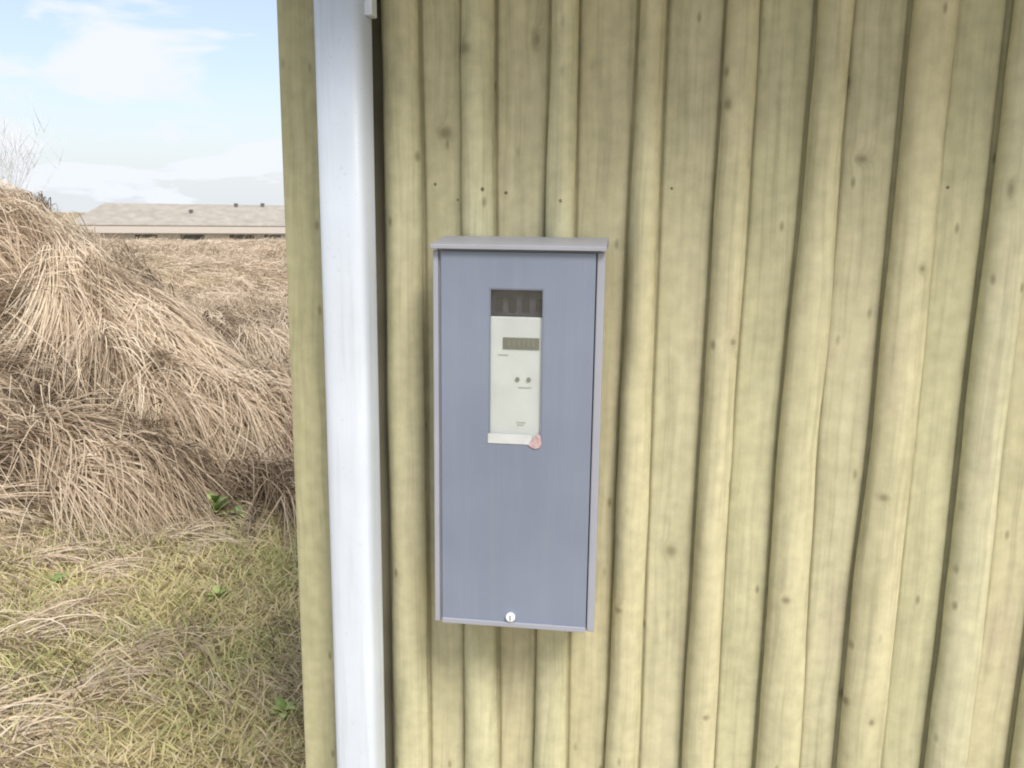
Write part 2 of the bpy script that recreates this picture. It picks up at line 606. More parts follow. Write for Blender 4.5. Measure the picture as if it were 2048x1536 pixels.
def batten_mesh(keys, seed, nz=64, npr=17):
    zs = np.linspace(ZB, ZT, nz)
    lx = np.interp(zs, ZK, [k[0] for k in keys])
    rx = np.interp(zs, ZK, [k[1] for k in keys])
    # round off the kinks, then add the wander of a natural edge
    ker = np.ones(7) / 7
    lx = np.convolve(np.pad(lx, 3, 'edge'), ker, 'valid')
    rx = np.convolve(np.pad(rx, 3, 'edge'), ker, 'valid')
    lx = lx + 0.0030 * fbm(zs * 5.5, zs * 0 + seed, seed, 3)
    rx = rx + 0.0030 * fbm(zs * 5.5, zs * 0 + seed + 9, seed + 31, 3)
    thick = TH * (1 + 0.10 * fbm(zs * 2.2, zs * 0 + 2.0, seed + 50, 2))
    verts, faces = [], []
    phis = np.linspace(-R(122), R(122), npr)
    for a in range(nz):
        for ph in phis:
            sx_ = math.copysign(abs(math.sin(ph)) ** 0.97, math.sin(ph))
            cy_ = math.copysign(abs(math.cos(ph)) ** 1.05, math.cos(ph))
            y = YB - 0.0100 - thick[a] * 0.72 * cy_ * (0.97 + 0.06 * float(vnoise(sx_ * 2.2 + seed, zs[a] * 1.8, seed)))
            verts.append((lx[a] + (rx[a] - lx[a]) * (sx_ * 0.5 + 0.5), y, zs[a]))
    for a in range(nz - 1):
        for k in range(npr - 1):
            v = a * npr + k
            faces.append((v, v + 1, v + npr + 1, v + npr))
        faces.append((a * npr + npr - 1, a * npr, (a + 1) * npr, (a + 1) * npr + npr - 1))
    faces.append(tuple(range(npr - 1, -1, -1)))
    faces.append(tuple((nz - 1) * npr + k for k in range(npr)))
    return verts, faces


for i, keys in enumerate(BAT):
    v, f = batten_mesh(keys, i * 3 + 1)
    pydata('batten', v, f, M_BATTEN, house, True)


def board_mesh(x0, x1, seed, left, right, nz=36):
    """a board between two battens: its edges are eased, so a groove runs along each batten"""
    verts, faces = [], []
    offs = [-0.004, 0.0, 0.0015, 0.003, 0.005, 0.008, 0.014]
    npr = 2 + 2 * len(offs) + 1
    for a in range(nz):
        z = ZB + (ZT - ZB) * a / (nz - 1)
        l_ = np.interp(z, ZK, [k[1] for k in left]) if left else x0 - 0.02
        r_ = np.interp(z, ZK, [k[0] for k in right])
        if left:
            xs = [x0] + [l_ + o for o in offs] + [(l_ + r_) / 2] + [r_ - o for o in offs[::-1]] + [x1]
        else:
            xs = list(np.linspace(x0, x1, npr))
        for k, x in enumerate(xs):
            e = min(x - l_, r_ - x)
            drop = 0.0045 * (1 - float(sstep(0.0, 0.0060, e)))
            u = (x - x0) / (x1 - x0) * 2 - 1
            verts.append((x, YB + drop + 0.0007 * float(vnoise(z * 3, u * 1.5, seed)), z))
    n = len(verts)
    for a in range(nz):
        z = ZB + (ZT - ZB) * a / (nz - 1)
        verts.append((x0, YB + 0.021, z))
        verts.append((x1, YB + 0.021, z))
    for a in range(nz - 1):
        for k in range(npr - 1):
            v = a * npr + k
            faces.append((v, v + 1, v + npr + 1, v + npr))
        l0, r0 = n + 2 * a, n + 2 * a + 1
        faces.append((l0, a * npr, (a + 1) * npr, l0 + 2))
        faces.append((a * npr + npr - 1, r0, r0 + 2, (a + 1) * npr + npr - 1))
        faces.append((r0, l0, l0 + 2, r0 + 2))
    return verts, faces


mids = [-0.362] + [(k[2][0] + k[2][1]) / 2 for k in BAT]
for i in range(len(mids) - 1):
    v, f = board_mesh(mids[i] + 0.002, mids[i + 1] - 0.002, i + 40, BAT[i - 1] if i else None, BAT[i])
    pydata('board', v, f, M_BOARD, house, True)

xe = mids[-1]
boxo('corner_board', -0.504, -0.409, -0.024, 0.002, ZB - 0.02, ZT, M_CORNER, house, 0.003)
boxo('corner_return', -0.504, -0.4835, 0.0025, 0.09, ZB - 0.02, ZT, M_CORNER, house, 0.003)
boxo('sheathing', -0.462, 5.2, 0.028, HY1, 0.02, ZT + 0.02, M_SHEATH, house)
boxo('plinth', -0.455, 5.2, 0.010, HY1 + 0.01, -0.12, 0.12, M_PLINTH, house, 0.004)
boxo('end_board', xe + 0.002, 5.2, 0.0, 0.026, ZB, ZT, M_BOARD, house, 0.002)
# gable side: upright boards and battens
k = 0
yy = 0.094
while yy < HY1 - 0.05:
    boxo('side_board', -0.484, -0.463, yy, yy + 0.112, ZB, ZT, M_BOARD, house, 0.002)
    v, f = batten_mesh([(-.025, .025)] * 7, k + 90, nz=10, npr=9)
    bb = pydata('side_batten', v, f, M_BATTEN, house, True)
    bb.rotation_euler = (0, 0, -math.pi / 2)
    bb.location = (-0.4845 - YB, yy + 0.118, 0)
    yy += 0.119
    k += 1
# nail heads, one row across the battens and boards
def nail(x, y, z):
    o = tube('nail', [(x, y + 0.004, z), (x, y - 0.0006, z), (x, y - 0.0014, z)], [0.0024, 0.0024, 0.0014], M_NAIL, house, 10)
    return o


nrr = random.Random(5)
for zr in (1.652, 0.70):
    for i, keys in enumerate(BAT[:12]):
        c = (keys[4][0] + keys[4][1]) / 2
        if nrr.random() < 0.6:
            nail(c + nrr.uniform(-0.010, 0.010), YB - 0.0100 - TH * 0.72 + 0.0012, zr + nrr.uniform(-0.012, 0.012))
        if i < 11:
            n0, n1 = keys[4][1], BAT[i + 1][4][0]
            for fq in (0.25, 0.78):
                if nrr.random() < 0.7:
                    continue
                nail(n0 + (n1 - n0) * fq + nrr.uniform(-0.004, 0.004), YB + 0.0006, zr + nrr.uniform(-0.012, 0.012))
# roof with its overhang above the wall
OV = 0.37


def slab(name, y0, z0, y1, z1, th, x0, x1, mat):
    v = [(x0, y0, z0), (x1, y0, z0), (x1, y1, z1), (x0, y1, z1), (x0, y0, z0 + th), (x1, y0, z0 + th), (x1, y1, z1 + th), (x0, y1, z1 + th)]
    f = [(0, 3, 2, 1), (4, 5, 6, 7), (0, 1, 5, 4), (1, 2, 6, 5), (2, 3, 7, 6), (3, 0, 4, 7)]
    return pydata(name, v, f, mat, house)


for j in range(4):
    ya = -OV + j * OV / 4
    boxo('soffit_board', -0.57, 5.4, ya + 0.002, ya + OV / 4 - 0.002, ZT + 0.022, ZT + 0.040, M_SOFFIT, house, 0.002)
slab('roof_slope', -OV - 0.03, ZT + 0.045, HY1 / 2, ZT + 0.95, 0.08, -0.58, 5.42, M_ROOFFELT)
slab('roof_slope', HY1 + OV, ZT + 0.045, HY1 / 2 + 0.001, ZT + 0.95, 0.08, -0.58, 5.42, M_ROOFFELT)
boxo('fascia', -0.575, 5.415, -OV - 0.025, -OV - 0.003, ZT - 0.04, ZT + 0.10, M_CORNER, house, 0.003)
pydata('gable_wall', [(-0.484, 0.03, ZT + 0.021), (-0.484, HY1 - 0.02, ZT + 0.021), (-0.484, HY1 / 2, ZT + 0.93), (-0.455, 0.03, ZT + 0.021), (-0.455, HY1 - 0.02, ZT + 0.021), (-0.455, HY1 / 2, ZT + 0.93)],
       [(0, 2, 1), (3, 4, 5), (0, 1, 4, 3), (1, 2, 5, 4), (2, 0, 3, 5)], M_BOARD, house)

# ------------------------------------------------------------------ downpipe
dp = empty('downpipe', (-0.394, -0.064, 0))
tag(dp, 'white round downpipe running down the wall corner beside the grey meter box', 'downpipe')
RP = 0.0350
tube('pipe', [(0, 0, z) for z in (0.02, 0.5, 1.0, 1.5, 2.0)], RP, M_PIPE, dp, 64, sq=0.5, flat=0.82)
tube('elbow', [(0, 0, 2.001), (0, -0.004, 2.03), (0, -0.02, 2.06), (0, -0.10, 2.12), (0, -0.33, 2.17), (0, -0.396, 2.20), (0, -0.396, 2.25)], RP, M_PIPE, dp, 64, sq=0.5, flat=0.82)
for zc in (0.55, 1.99):
    tube('bracket', [(0, 0, zc - 0.014), (0, 0, zc + 0.014)], RP + 0.0055, M_PIPE, dp, 64, sq=0.5, flat=0.82)
# a bolt lug of the joint at the pipe's right flank
boxo('joint_lug', RP - 0.006, RP + 0.009, -0.012, 0.012, 1.879, 1.96, M_PIPE, dp, 0.002)
# gutter the pipe runs into
gt = empty('gutter', (0, -0.37, 0))
tag(gt, 'white half-round gutter along the eave above the wall', 'gutter')
gv, gf = [], []
for j, gx in enumerate((-0.60, 5.43)):
    for k in range(13):
        a = math.pi + math.pi * k / 12
        gv.append((gx, -0.09 + 0.06 * math.cos(a), 2.30 + 0.06 * math.sin(a)))
for k in range(12):
    gf.append((k, k + 1, 13 + k + 1, 13 + k))
go = pydata('trough', gv, gf, M_PIPE, gt, True)
sm = go.modifiers.new('thickness', 'SOLIDIFY')
sm.thickness = 0.003

# ------------------------------------------------------------------ meter box
mb = empty('meter_box', (-0.145, -0.0300, 1.040))
tag(mb, 'blue-grey electricity meter box with a narrow viewing window on the timber wall', 'meter box')
BW, BH, BD = 0.115, 0.537, 0.0895      # half width, body height, depth


def shell(name, x, y0, y1, z0, z1, th, mat):
    """open-fronted tray"""
    bm = bmesh.new()
    box(bm, -x, x, y1 - th, y1, z0, z1)
    box(bm, -x, -x + th, y0, y1 - th, z0, z1)
    box(bm, x - th, x, y0, y1 - th, z0, z1)
    box(bm, -x + th, x - th, y0, y1 - th, z0, z0 + th)
    box(bm, -x + th, x - th, y0, y1 - th, z1 - th, z1)
    return finish(bm, name, mat, mb, 0.0)


shell('body', BW - 0.005, -BD + 0.004, -0.0005, 0.001, BH, 0.006, M_BOXEDGE)
# rolled rim standing round the door: two sides and the bottom
for sgn in (-1, 1):
    xa, xb = sorted((sgn * (BW - (0.0105 if sgn > 0 else 0.0075)), sgn * BW))
    boxo('side_rim', xa, xb, -BD - 0.001, -BD + 0.012, 0.0005, BH - 0.004, M_BOXEDGE, mb, 0.0018)
# door with its window opening
XD, ZD0, ZD1 = 0.1030, 0.0025, 0.5315
WX0, WX1, WZ0, WZ1 = -0.0375, 0.0355, 0.275, 0.484
bm = bmesh.new()
y0, y1 = -BD - 0.003, -BD + 0.007
box(bm, -XD, WX0, y0, y1, ZD0, ZD1)
box(bm, WX1, XD, y0, y1, ZD0, ZD1)
box(bm, WX0, WX1, y0, y1, ZD0, WZ0)
box(bm, WX0, WX1, y0, y1, WZ1, ZD1)
bmesh.ops.remove_doubles(bm, verts=bm.verts, dist=1e-6)
inner = [f for f in bm.faces if abs(f.normal.y) < 0.5]
bm.faces.ensure_lookup_table()
# drop the doubled faces inside the door
seen = {}
for f in list(bm.faces):
    key = tuple(sorted(v.index for v in f.verts))
    seen.setdefault(key, []).append(f)
bm.verts.index_update()
dupe = []
seen = {}
for f in bm.faces:
    c = f.calc_center_median()
    key = (round(c.x, 5), round(c.y, 5), round(c.z, 5))
    seen.setdefault(key, []).append(f)
door = finish(bm, 'door', M_BOX, mb, 0.0)
# hem along the foot of the door
boxo('door_hem', -XD, XD, y0 - 0.0035, y0 - 0.0004, ZD0 - 0.001, ZD0 + 0.0065, M_BOXEDGE, door, 0.001)
# window frame lip and pane
bm = bmesh.new()
fw = 0.0016
box(bm, WX0 + 0.0002, WX0 + fw, y0 + 0.0006, y0 + 0.0045, WZ0 + 0.0002, WZ1 - 0.0002)
box(bm, WX1 - fw, WX1 - 0.0002, y0 + 0.0006, y0 + 0.0045, WZ0 + 0.0002, WZ1 - 0.0002)
box(bm, WX0 + fw, WX1 - fw, y0 + 0.0006, y0 + 0.0045, WZ1 - fw, WZ1 - 0.0002)
box(bm, WX0 + fw, WX1 - fw, y0 + 0.0006, y0 + 0.0045, WZ0 + 0.0002, WZ0 + fw)
wf = finish(bm, 'window_frame', M_BOX, door)
boxo('window_pane', WX0 + fw, WX1 - fw, y0 + 0.0012, y0 + 0.0022, WZ0 + fw, WZ1 - fw, M_PANE, wf)
# latch
lt = tube('latch', [(-0.004, y0 + 0.001, 0.0165), (-0.004, y0 - 0.004, 0.0165), (-0.004, y0 - 0.0055, 0.0165)], [0.0068, 0.0068, 0.0052], M_CHROME, door, 20)
boxo('latch_slot', -0.0046, -0.0034, y0 - 0.0062, y0 - 0.0053, 0.0125, 0.0205, M_DARK, lt)
# sloping rain hood
bm = bmesh.new()
hx = 0.1165
prof = [(-BD - 0.011, BH - 0.002), (-BD - 0.011, BH + 0.004), (-0.002, BH + 0.013), (-0.002, BH + 0.0005), (-BD - 0.0095, BH + 0.0005), (-BD - 0.0095, BH - 0.002)]
lo = [bm.verts.new((-hx, a, c)) for a, c in prof]
hi = [bm.verts.new((hx, a, c)) for a, c in prof]
bm.faces.new(lo)
bm.faces.new(hi[::-1])
for k in range(len(prof)):
    k2 = (k + 1) % len(prof)
    bm.faces.new((lo[k], lo[k2], hi[k2], hi[k]))
finish(bm, 'hood', M_BOXEDGE, mb, 0.0008, 1)

# the meter inside
em = empty('electricity_meter', (-0.145, -0.0300, 1.040))
tag(em, 'white electricity meter with grey display behind the box window', 'meter')
ym = y0 + 0.0052
boxo('meter_housing', -0.052, 0.049, ym, -0.012, 0.200, 0.4455, M_METER, em, 0.002)
boxo('terminal_cover', -0.050, 0.047, ym + 0.006, -0.012, 0.4465, 0.500, M_BAR, em, 0.002)
for k in range(4):
    boxo('terminal_screw', -0.030 + k * 0.018, -0.021 + k * 0.018, ym + 0.0045, ym + 0.0059, 0.452, 0.470, M_DARK, em)
dsp = boxo('display', -0.0195, 0.0300, ym - 0.0012, ym - 0.0003, 0.4020, 0.4180, M_LCD, em, 0.0003, 1)
for k in range(6):
    boxo('display_digit', -0.0125 + k * 0.0066, -0.0088 + k * 0.0066, ym - 0.0016, ym - 0.00125, 0.4065, 0.4140, M_BUTTON, dsp)
for bx in (0.0010, 0.0165):
    tube('button', [(bx, ym + 0.0005, 0.3610), (bx, ym - 0.0016, 0.3610)], 0.0030, M_BUTTON, em, 14)
for (px0, px1, pz) in ((-0.026, -0.012, 0.393), (0.000, 0.013, 0.300), (0.001, 0.010, 0.2965), (0.002, 0.020, 0.349)):
    boxo('print_line', px0, px1, ym - 0.0006, ym - 0.0002, pz, pz + 0.0016, M_PRINT, em)
# sticker across the window's lower edge, with its worn red end
lb = boxo('sticker', -0.0382, 0.022, y0 - 0.0009, y0 - 0.0003, 0.2715, 0.2850, M_STICK, door)
rv = [(0.012, 0.2695), (0.018, 0.2655), (0.025, 0.2630), (0.033, 0.2655), (0.0365, 0.272), (0.036, 0.282), (0.0335, 0.290), (0.0285, 0.2925), (0.0245, 0.288), (0.021, 0.2815), (0.0145, 0.2765)]
rv = [(0.0285 + (a - 0.0265) * 0.72, 0.2765 + (c - 0.2775) * 0.72) for a, c in rv]
nr = len(rv)
pydata('red_sticker', [(a, y0 - 0.0016, c) for a, c in rv] + [(a, y0 - 0.0010, c) for a, c in rv],
       [tuple(range(nr))[::-1], tuple(range(nr, 2 * nr))] + [(k, (k + 1) % nr, nr + (k + 1) % nr, nr + k) for k in range(nr)], M_RED, door)


# ------------------------------------------------------------------ grass
def grass_material(name, stops, var=0.5, trans=0.3):
    mt, t, b = material(name)
    t.nodes.remove(b)
    at = N(t, 'ShaderNodeAttribute')
    at.attribute_name = 'tone'
    geo = N(t, 'ShaderNodeNewGeometry')
    f = math_(t, 'ADD', math_(t, 'MULTIPLY', at.outputs['Fac'], 1 - var), math_(t, 'MULTIPLY', geo.outputs['Random Per Island'], var))
    c = ramp(t, f, stops)
    d = N(t, 'ShaderNodeBsdfDiffuse')
    tl = N(t, 'ShaderNodeBsdfTranslucent')
    L(t, c, d.inputs['Color'])
    L(t, c, tl.inputs['Color'])
    mx = N(t, 'ShaderNodeMixShader')
    mx.inputs[0].default_value = trans
    L(t, d.outputs[0], mx.inputs[1])
    L(t, tl.outputs[0], mx.inputs[2])
    L(t, mx.outputs[0], t.nodes['Material Output'].inputs['Surface'])
    return mt


M_DRY = grass_material('dry_grass', [(0.0, (0.06, 0.045, 0.03)), (0.22, (0.21, 0.155, 0.105)), (0.45, (0.53, 0.425, 0.31)), (0.7, (0.72, 0.60, 0.455)), (1.0, (0.86, 0.76, 0.61))], 0.30)
M_LAWN = grass_material('lawn_grass', [(0.0, (0.22, 0.29, 0.11)), (0.25, (0.42, 0.46, 0.20)), (0.5, (0.66, 0.60, 0.31)), (0.75, (0.74, 0.63, 0.40)), (1.0, (0.82, 0.72, 0.52))], 0.5)
M_TUFT = grass_material('green_tuft', [(0.0, (0.06, 0.12, 0.04)), (0.5, (0.13, 0.20, 0.07)), (1.0, (0.26, 0.32, 0.13))], 0.6)


def blades(name, rs, rp, ang, length, arch, width, tone, mat, nseg=5, base=None, curl=None, droop=None):
    """ribbon blades lying along the field: all arguments are arrays (one value per blade)"""
    n = len(rs)
    t_ = np.linspace(0, 1, nseg + 1)[None, :]
    cu = (curl if curl is not None else np.zeros(n))[:, None]
    a = ang[:, None] + cu * t_
    ds = np.cos(a) * length[:, None] / nseg
    dp_ = np.sin(a) * length[:, None] / nseg
    s = rs[:, None] + np.concatenate([np.zeros((n, 1)), np.cumsum(ds[:, 1:], 1)], 1)
    p = rp[:, None] + np.concatenate([np.zeros((n, 1)), np.cumsum(dp_[:, 1:], 1)], 1)
    if droop is None:
        z = height(s, p) + arch[:, None] * 4 * t_ * (1 - t_) ** 1.0
    else:
        z = height(s, p) + arch[:, None] * (1 - (1 - t_) ** droop)
    z = z + (base if base is not None else np.zeros(n))[:, None] * (1 - 0.7 * t_)
    x, y = sp2xy(s, p)
    c = np.stack([x, y, z], -1)
    # width vector: sideways in the field, rolled at random
    roll = RNG.uniform(-0.9, 0.9, n)[:, None]
    wx = -np.sin(a) * FS[0] + np.cos(a) * FE[0]
    wy = -np.sin(a) * FS[1] + np.cos(a) * FE[1]
    w = np.stack([wx * np.cos(roll), wy * np.cos(roll), np.sin(roll) * np.ones_like(a)], -1)
    tap = np.clip(1.15 - t_ ** 2, 0.12, 1)[..., None]
    w = w * (width[:, None, None] * 0.5) * tap
    v = np.stack([c - w, c + w], 2).reshape(n, (nseg + 1) * 2, 3)
    k = np.arange(nseg) * 2
    f = np.stack([k, k + 1, k + 3, k + 2], 1)[None] + (np.arange(n) * (nseg + 1) * 2)[:, None, None]
    tn = np.repeat(tone, (nseg + 1) * 2)
    me = fast_mesh(name, v.reshape(-1, 3), f.reshape(-1, 4), {'tone': tn})
    return link(name, me, mat)


def flow(s, p):
    """direction the dead grass is combed: down the bank and to the right, swirling"""
    a = -1.08 + 0.34 * vnoise(s * 0.55 + 1.7, p * 0.55, 21) + 0.24 * vnoise(s * 1.7, p * 1.7, 22)
    a = a + 0.55 * sstep(-0.3, -1.3, s) * sstep(7.6, 6.2, p)
    return a


def locks(name, n, per, smin, smax, pmin, pmax, lmin, lmax, amin, amax, wid, mat, spread=0.07, tonebias=0.0, mask=None, seg=6, jit=0.16, streak=0.25, csd=0.5):
    s = RNG.uniform(smin, smax, n)
    p = pmin + (pmax - pmin) * RNG.random(n) ** 1.15
    if mask is not None:
        k = RNG.random(n) < mask(s, p)
        s, p = s[k], p[k]
        n = len(s)
    x, y = sp2xy(s, p)
    k = x < -0.8
    s, p = s[k], p[k]
    n = len(s)
    a = flow(s, p) + RNG.normal(0, 0.20, n)
    ln = RNG.uniform(lmin, lmax, n)
    ar = RNG.uniform(amin, amax, n)
    cu = RNG.normal(0, csd, n)
    tn = np.clip(0.5 + streak * fbm((s * 0.81 + p * 0.585) * 2.6, (s * 0.585 - p * 0.81) * 0.75, 33, 3) + RNG.normal(0, 0.26, n) + tonebias, 0, 1)  # streaks darken gaps in the bank grass: shade put into the tone
    rep = lambda q: np.repeat(q, per)
    m_ = n * per
    sp_ = rep(RNG.uniform(0.6, 1.5, n)) * spread
    rs = rep(s) + RNG.normal(0, 1, m_) * sp_
    rp = rep(p) + RNG.normal(0, 1, m_) * sp_
    return blades(name, rs, rp, rep(a) + RNG.normal(0, jit, m_), rep(ln) * RNG.uniform(0.5, 1.15, m_),
                  rep(ar) * RNG.uniform(0.35, 1.2, m_), RNG.uniform(0.6, 1.3, m_) * wid, rep(tn) + RNG.normal(0, 0.04, m_), mat, seg,
                  base=np.abs(RNG.normal(0, 0.025, m_)), curl=rep(cu) + RNG.normal(0, 0.3, m_))


def bankmask(s, p):
    foot = 4.95 + 0.3 * vnoise(s * 1.3, p * 0 + 1.0, 44) - 0.1 * sstep(0, -1.5, s)
    return sstep(foot - 0.25, foot + 0.35, p)


bank = locks('dry_bank_grass', 3000, 22, -2.8, 2.8, 4.2, 10.0, 0.3, 0.7, 0.02, 0.11, 0.0062, M_DRY, 0.07, -0.27, mask=bankmask, jit=0.4, seg=5, streak=0.8)  # dark bias paints the shade under the sheaves into this layer
tag(bank, 'tangled dead grass covering the bank behind the house, toned dark like the shade between sheaves', 'dry grass', kind='stuff')
sheaf = locks('combed_dry_grass', 1500, 80, -2.6, 2.4, 4.6, 9.5, 0.4, 1.1, 0.07, 0.28, 0.0072, M_DRY, 0.040, 0.04, mask=lambda s_, p_: bankmask(s_, p_) * sstep(9.5, 7.2, p_ + 0.9 * s_) * sstep(-0.28, 0.12, fbm((s_ * 0.81 + p_ * 0.585) * 2.6, (s_ * 0.585 - p_ * 0.81) * 0.75, 33, 3)), jit=0.20, seg=7, streak=0.85, csd=0.6)
tag(sheaf, 'long pale straw sheaves combed down across the bank', 'dry grass', kind='stuff')
crest = locks('crest_grass', 2600, 22, -4.5, 8.0, 8.5, 22.0, 0.3, 0.7, 0.03, 0.10, 0.009, M_DRY, 0.16, 0.24, seg=4, jit=0.3)
tag(crest, 'pale dry grass on the field behind the bank', 'dry grass', kind='stuff')
# upright wisps on the hump and along the skyline
n = 5200
ws = np.concatenate([RNG.normal(-1.3, 0.5, n // 2), RNG.uniform(-4, 4, n - n // 2)])
wp = np.concatenate([RNG.normal(7.6, 0.9, n // 2), RNG.uniform(8.5, 18, n - n // 2)])
wx_, wy_ = sp2xy(ws, wp)
kk = wx_ < -1.0
ws, wp = ws[kk], wp[kk]
n = len(ws)
wl = RNG.uniform(0.12, 0.42, n)
wisp = blades('upright_grass', ws, wp, RNG.uniform(-1.4, 0.8, n), wl * 0.7, wl * 0.65, RNG.uniform(0.004, 0.008, n), np.clip(RNG.normal(0.62, 0.15, n), 0, 1), M_DRY, 4, droop=1.6)
tag(wisp, 'loose upright dry stalks standing along the top of the bank', 'dry grass', kind='stuff')

# broken stems lying every way among the sheaves
n = 16000
bs, bp_ = RNG.uniform(-2.4, 2.2, n), RNG.uniform(4.9, 9.5, n)
bx_, by_ = sp2xy(bs, bp_)
kk = (bx_ < -0.8) & (RNG.random(n) < bankmask(bs, bp_))
bs, bp_ = bs[kk], bp_[kk]
n = len(bs)
bl_ = RNG.uniform(0.08, 0.34, n)
stems = blades('broken_stems', bs, bp_, flow(bs, bp_) + RNG.normal(0, 0.9, n), bl_, bl_ * RNG.uniform(-0.1, 0.5, n), RNG.uniform(0.0025, 0.006, n),
               np.clip(RNG.normal(0.55, 0.28, n), 0, 1), M_DRY, 3, base=RNG.uniform(0.03, 0.26, n), curl=RNG.normal(0, 0.5, n), droop=1.2)
tag(stems, 'broken dead stems lying across the combed grass', 'dry grass', kind='stuff')

# short lawn at the foot of the bank
n = 90000
ls = RNG.uniform(-1.8, 1.6, n)
lp = 1.7 + 4.0 * RNG.random(n)
lx_, ly_ = sp2xy(ls, lp)
kk = (lx_ < -0.62) & (RNG.random(n) < 1 - 0.85 * bankmask(ls, lp))
ls, lp = ls[kk], lp[kk]
n = len(ls)
dry = 0.55 + 0.62 * fbm(ls * 1.3, lp * 1.3, 61, 3) - 0.16 * sstep(-0.6, 0.9, ls) + 0.16 * sstep(0.0, -1.3, ls)
lt_ = np.clip(dry + RNG.normal(0, 0.12, n), 0, 1)
ll = RNG.uniform(0.025, 0.085, n)
lawn = blades('lawn_grass', ls, lp, RNG.uniform(0, 6.28, n), ll, ll * RNG.uniform(0.1, 0.95, n), RNG.uniform(0.003, 0.0075, n), lt_, M_LAWN, 3, curl=RNG.normal(0, 0.8, n), droop=1.5)
tag(lawn, 'short yellow-green grass mixed with dead thatch beside the house', 'lawn grass', kind='stuff')


def thatchmask(s, p):
    q = fbm(s * 1.5 + 4, p * 1.5, 71, 2)
    return np.clip(0.22 + 0.9 * sstep(0.0, 0.45, q) + 0.55 * sstep(-0.3, -1.1, s), 0, 1)


th_ = locks('thatch', 1200, 24, -1.8, 1.6, 1.9, 5.1, 0.10, 0.34, 0.01, 0.05, 0.0036, M_DRY, 0.06, -0.03, mask=thatchmask, seg=5)
tag(th_, 'flattened dead grass lying over the lawn', 'dry grass', kind='stuff')


# fallen clumps of dead grass on the lawn
cs, cp, ca_, cl, ct = [], [], [], [], []
for (s0, p0, a0, ln0, tn0) in ((-0.55, 3.55, 0.35, 0.42, 0.75), (-0.42, 3.72, 0.5, 0.36, 0.45), (-0.52, 2.80, 0.6, 0.32, 0.85), (-0.36, 2.98, 0.55, 0.34, 0.6),
                               (0.0, 4.46, 0.25, 0.36, 0.7), (-0.62, 4.35, 0.0, 0.42, 0.65), (-0.2, 4.62, 0.5, 0.45, 0.7), (-0.22, 3.2, 0.6, 0.3, 0.55), (-0.9, 3.3, 0.3, 0.4, 0.6),
                               (-0.7, 3.0, 0.5, 0.4, 0.7), (-0.35, 4.1, 0.1, 0.36, 0.6), (0.3, 4.75, -0.6, 0.35, 0.6), (-1.2, 4.2, 0.2, 0.5, 0.6)):
    k = 110
    cs.append(s0 + RNG.normal(0, 0.055, k))
    cp.append(p0 + RNG.normal(0, 0.05, k))
    ca_.append(a0 + RNG.normal(0, 0.36, k))
    cl.append(ln0 * RNG.uniform(0.4, 1.1, k))
    ct.append(np.clip(tn0 + 0.12 + RNG.normal(0, 0.10, k), 0, 1))
cs, cp, ca_, cl, ct = [np.concatenate(q) for q in (cs, cp, ca_, cl, ct)]
n = len(cs)
clump = blades('fallen_clumps', cs, cp, ca_, cl, cl * RNG.uniform(0.02, 0.16, n), RNG.uniform(0.003, 0.006, n), ct, M_DRY, 6, base=np.abs(RNG.normal(0, 0.015, n)), curl=RNG.normal(-0.3, 0.5, n))
tag(clump, 'fallen clumps of straw lying on the lawn', 'dry grass', kind='stuff')

# ------------------------------------------------------------------ small green plants
mt, t, b = material('weed_leaf')
oi = N(t, 'ShaderNodeObjectInfo')
L(t, ramp(t, oi.outputs['Random'], [(0.0, (0.17, 0.26, 0.08)), (0.5, (0.29, 0.38, 0.11)), (1.0, (0.44, 0.50, 0.18))]), b.inputs['Base Color'])
b.inputs['Roughness'].default_value = 0.55
M_LEAF = mt
M_STEM = simple('weed_stem', (0.22, 0.25, 0.09), 0.7, var=0.2)


def leaf(name, base, d, ln, wd_, mat, parent, lift=0.4):
    """a pointed leaf folded along its rib"""
    d = Vector(d).normalized()
    side = d.cross(Vector((0, 0, 1))).normalized()
    verts, faces = [], []
    for k in range(5):
        u = k / 4
        c = Vector(base) + d * ln * u + Vector((0, 0, ln * (lift * u - 0.55 * u * u)))
        w = wd_ * (math.sin(math.pi * min(1, u * 0.92 + 0.06)) ** 0.8)
        verts += [c - side * w + Vector((0, 0, w * 0.35)), c, c + side * w + Vector((0, 0, w * 0.35))]
    for k in range(4):
        for j in range(2):
            v = k * 3 + j
            faces.append((v, v + 1, v + 4, v + 3))
    o = pydata(name, verts, faces, mat, parent, True)
    md = o.modifiers.new('thickness', 'SOLIDIFY')
    md.thickness = 0.0012
    return o


def weed(s, p, n, size, label, seed, tall=0.5):
    rr = random.Random(seed)
    x, y = sp2xy(s, p)
    e = empty('weed_plant', (float(x), float(y), float(height(s, p))))
    tag(e, label, 'weed', 'green weeds in the grass')
    tube('stem', [(0, 0, -0.02), (0.004, 0.0, size * tall * 0.5), (0.0, 0.006, size * tall)], [0.004, 0.003, 0.002], M_STEM, e, 6)
    for k in range(n):
        a = k * 2.4 + rr.uniform(-0.4, 0.4)
        z = size * tall * (0.15 + 0.85 * k / n)
        leaf('leaf', (0, 0, z), (math.cos(a), math.sin(a), 0.25 + 0.5 * rr.random()), size * rr.uniform(0.5, 0.9), size * rr.uniform(0.16, 0.24), M_LEAF, e, rr.uniform(0.3, 0.8))
    return e


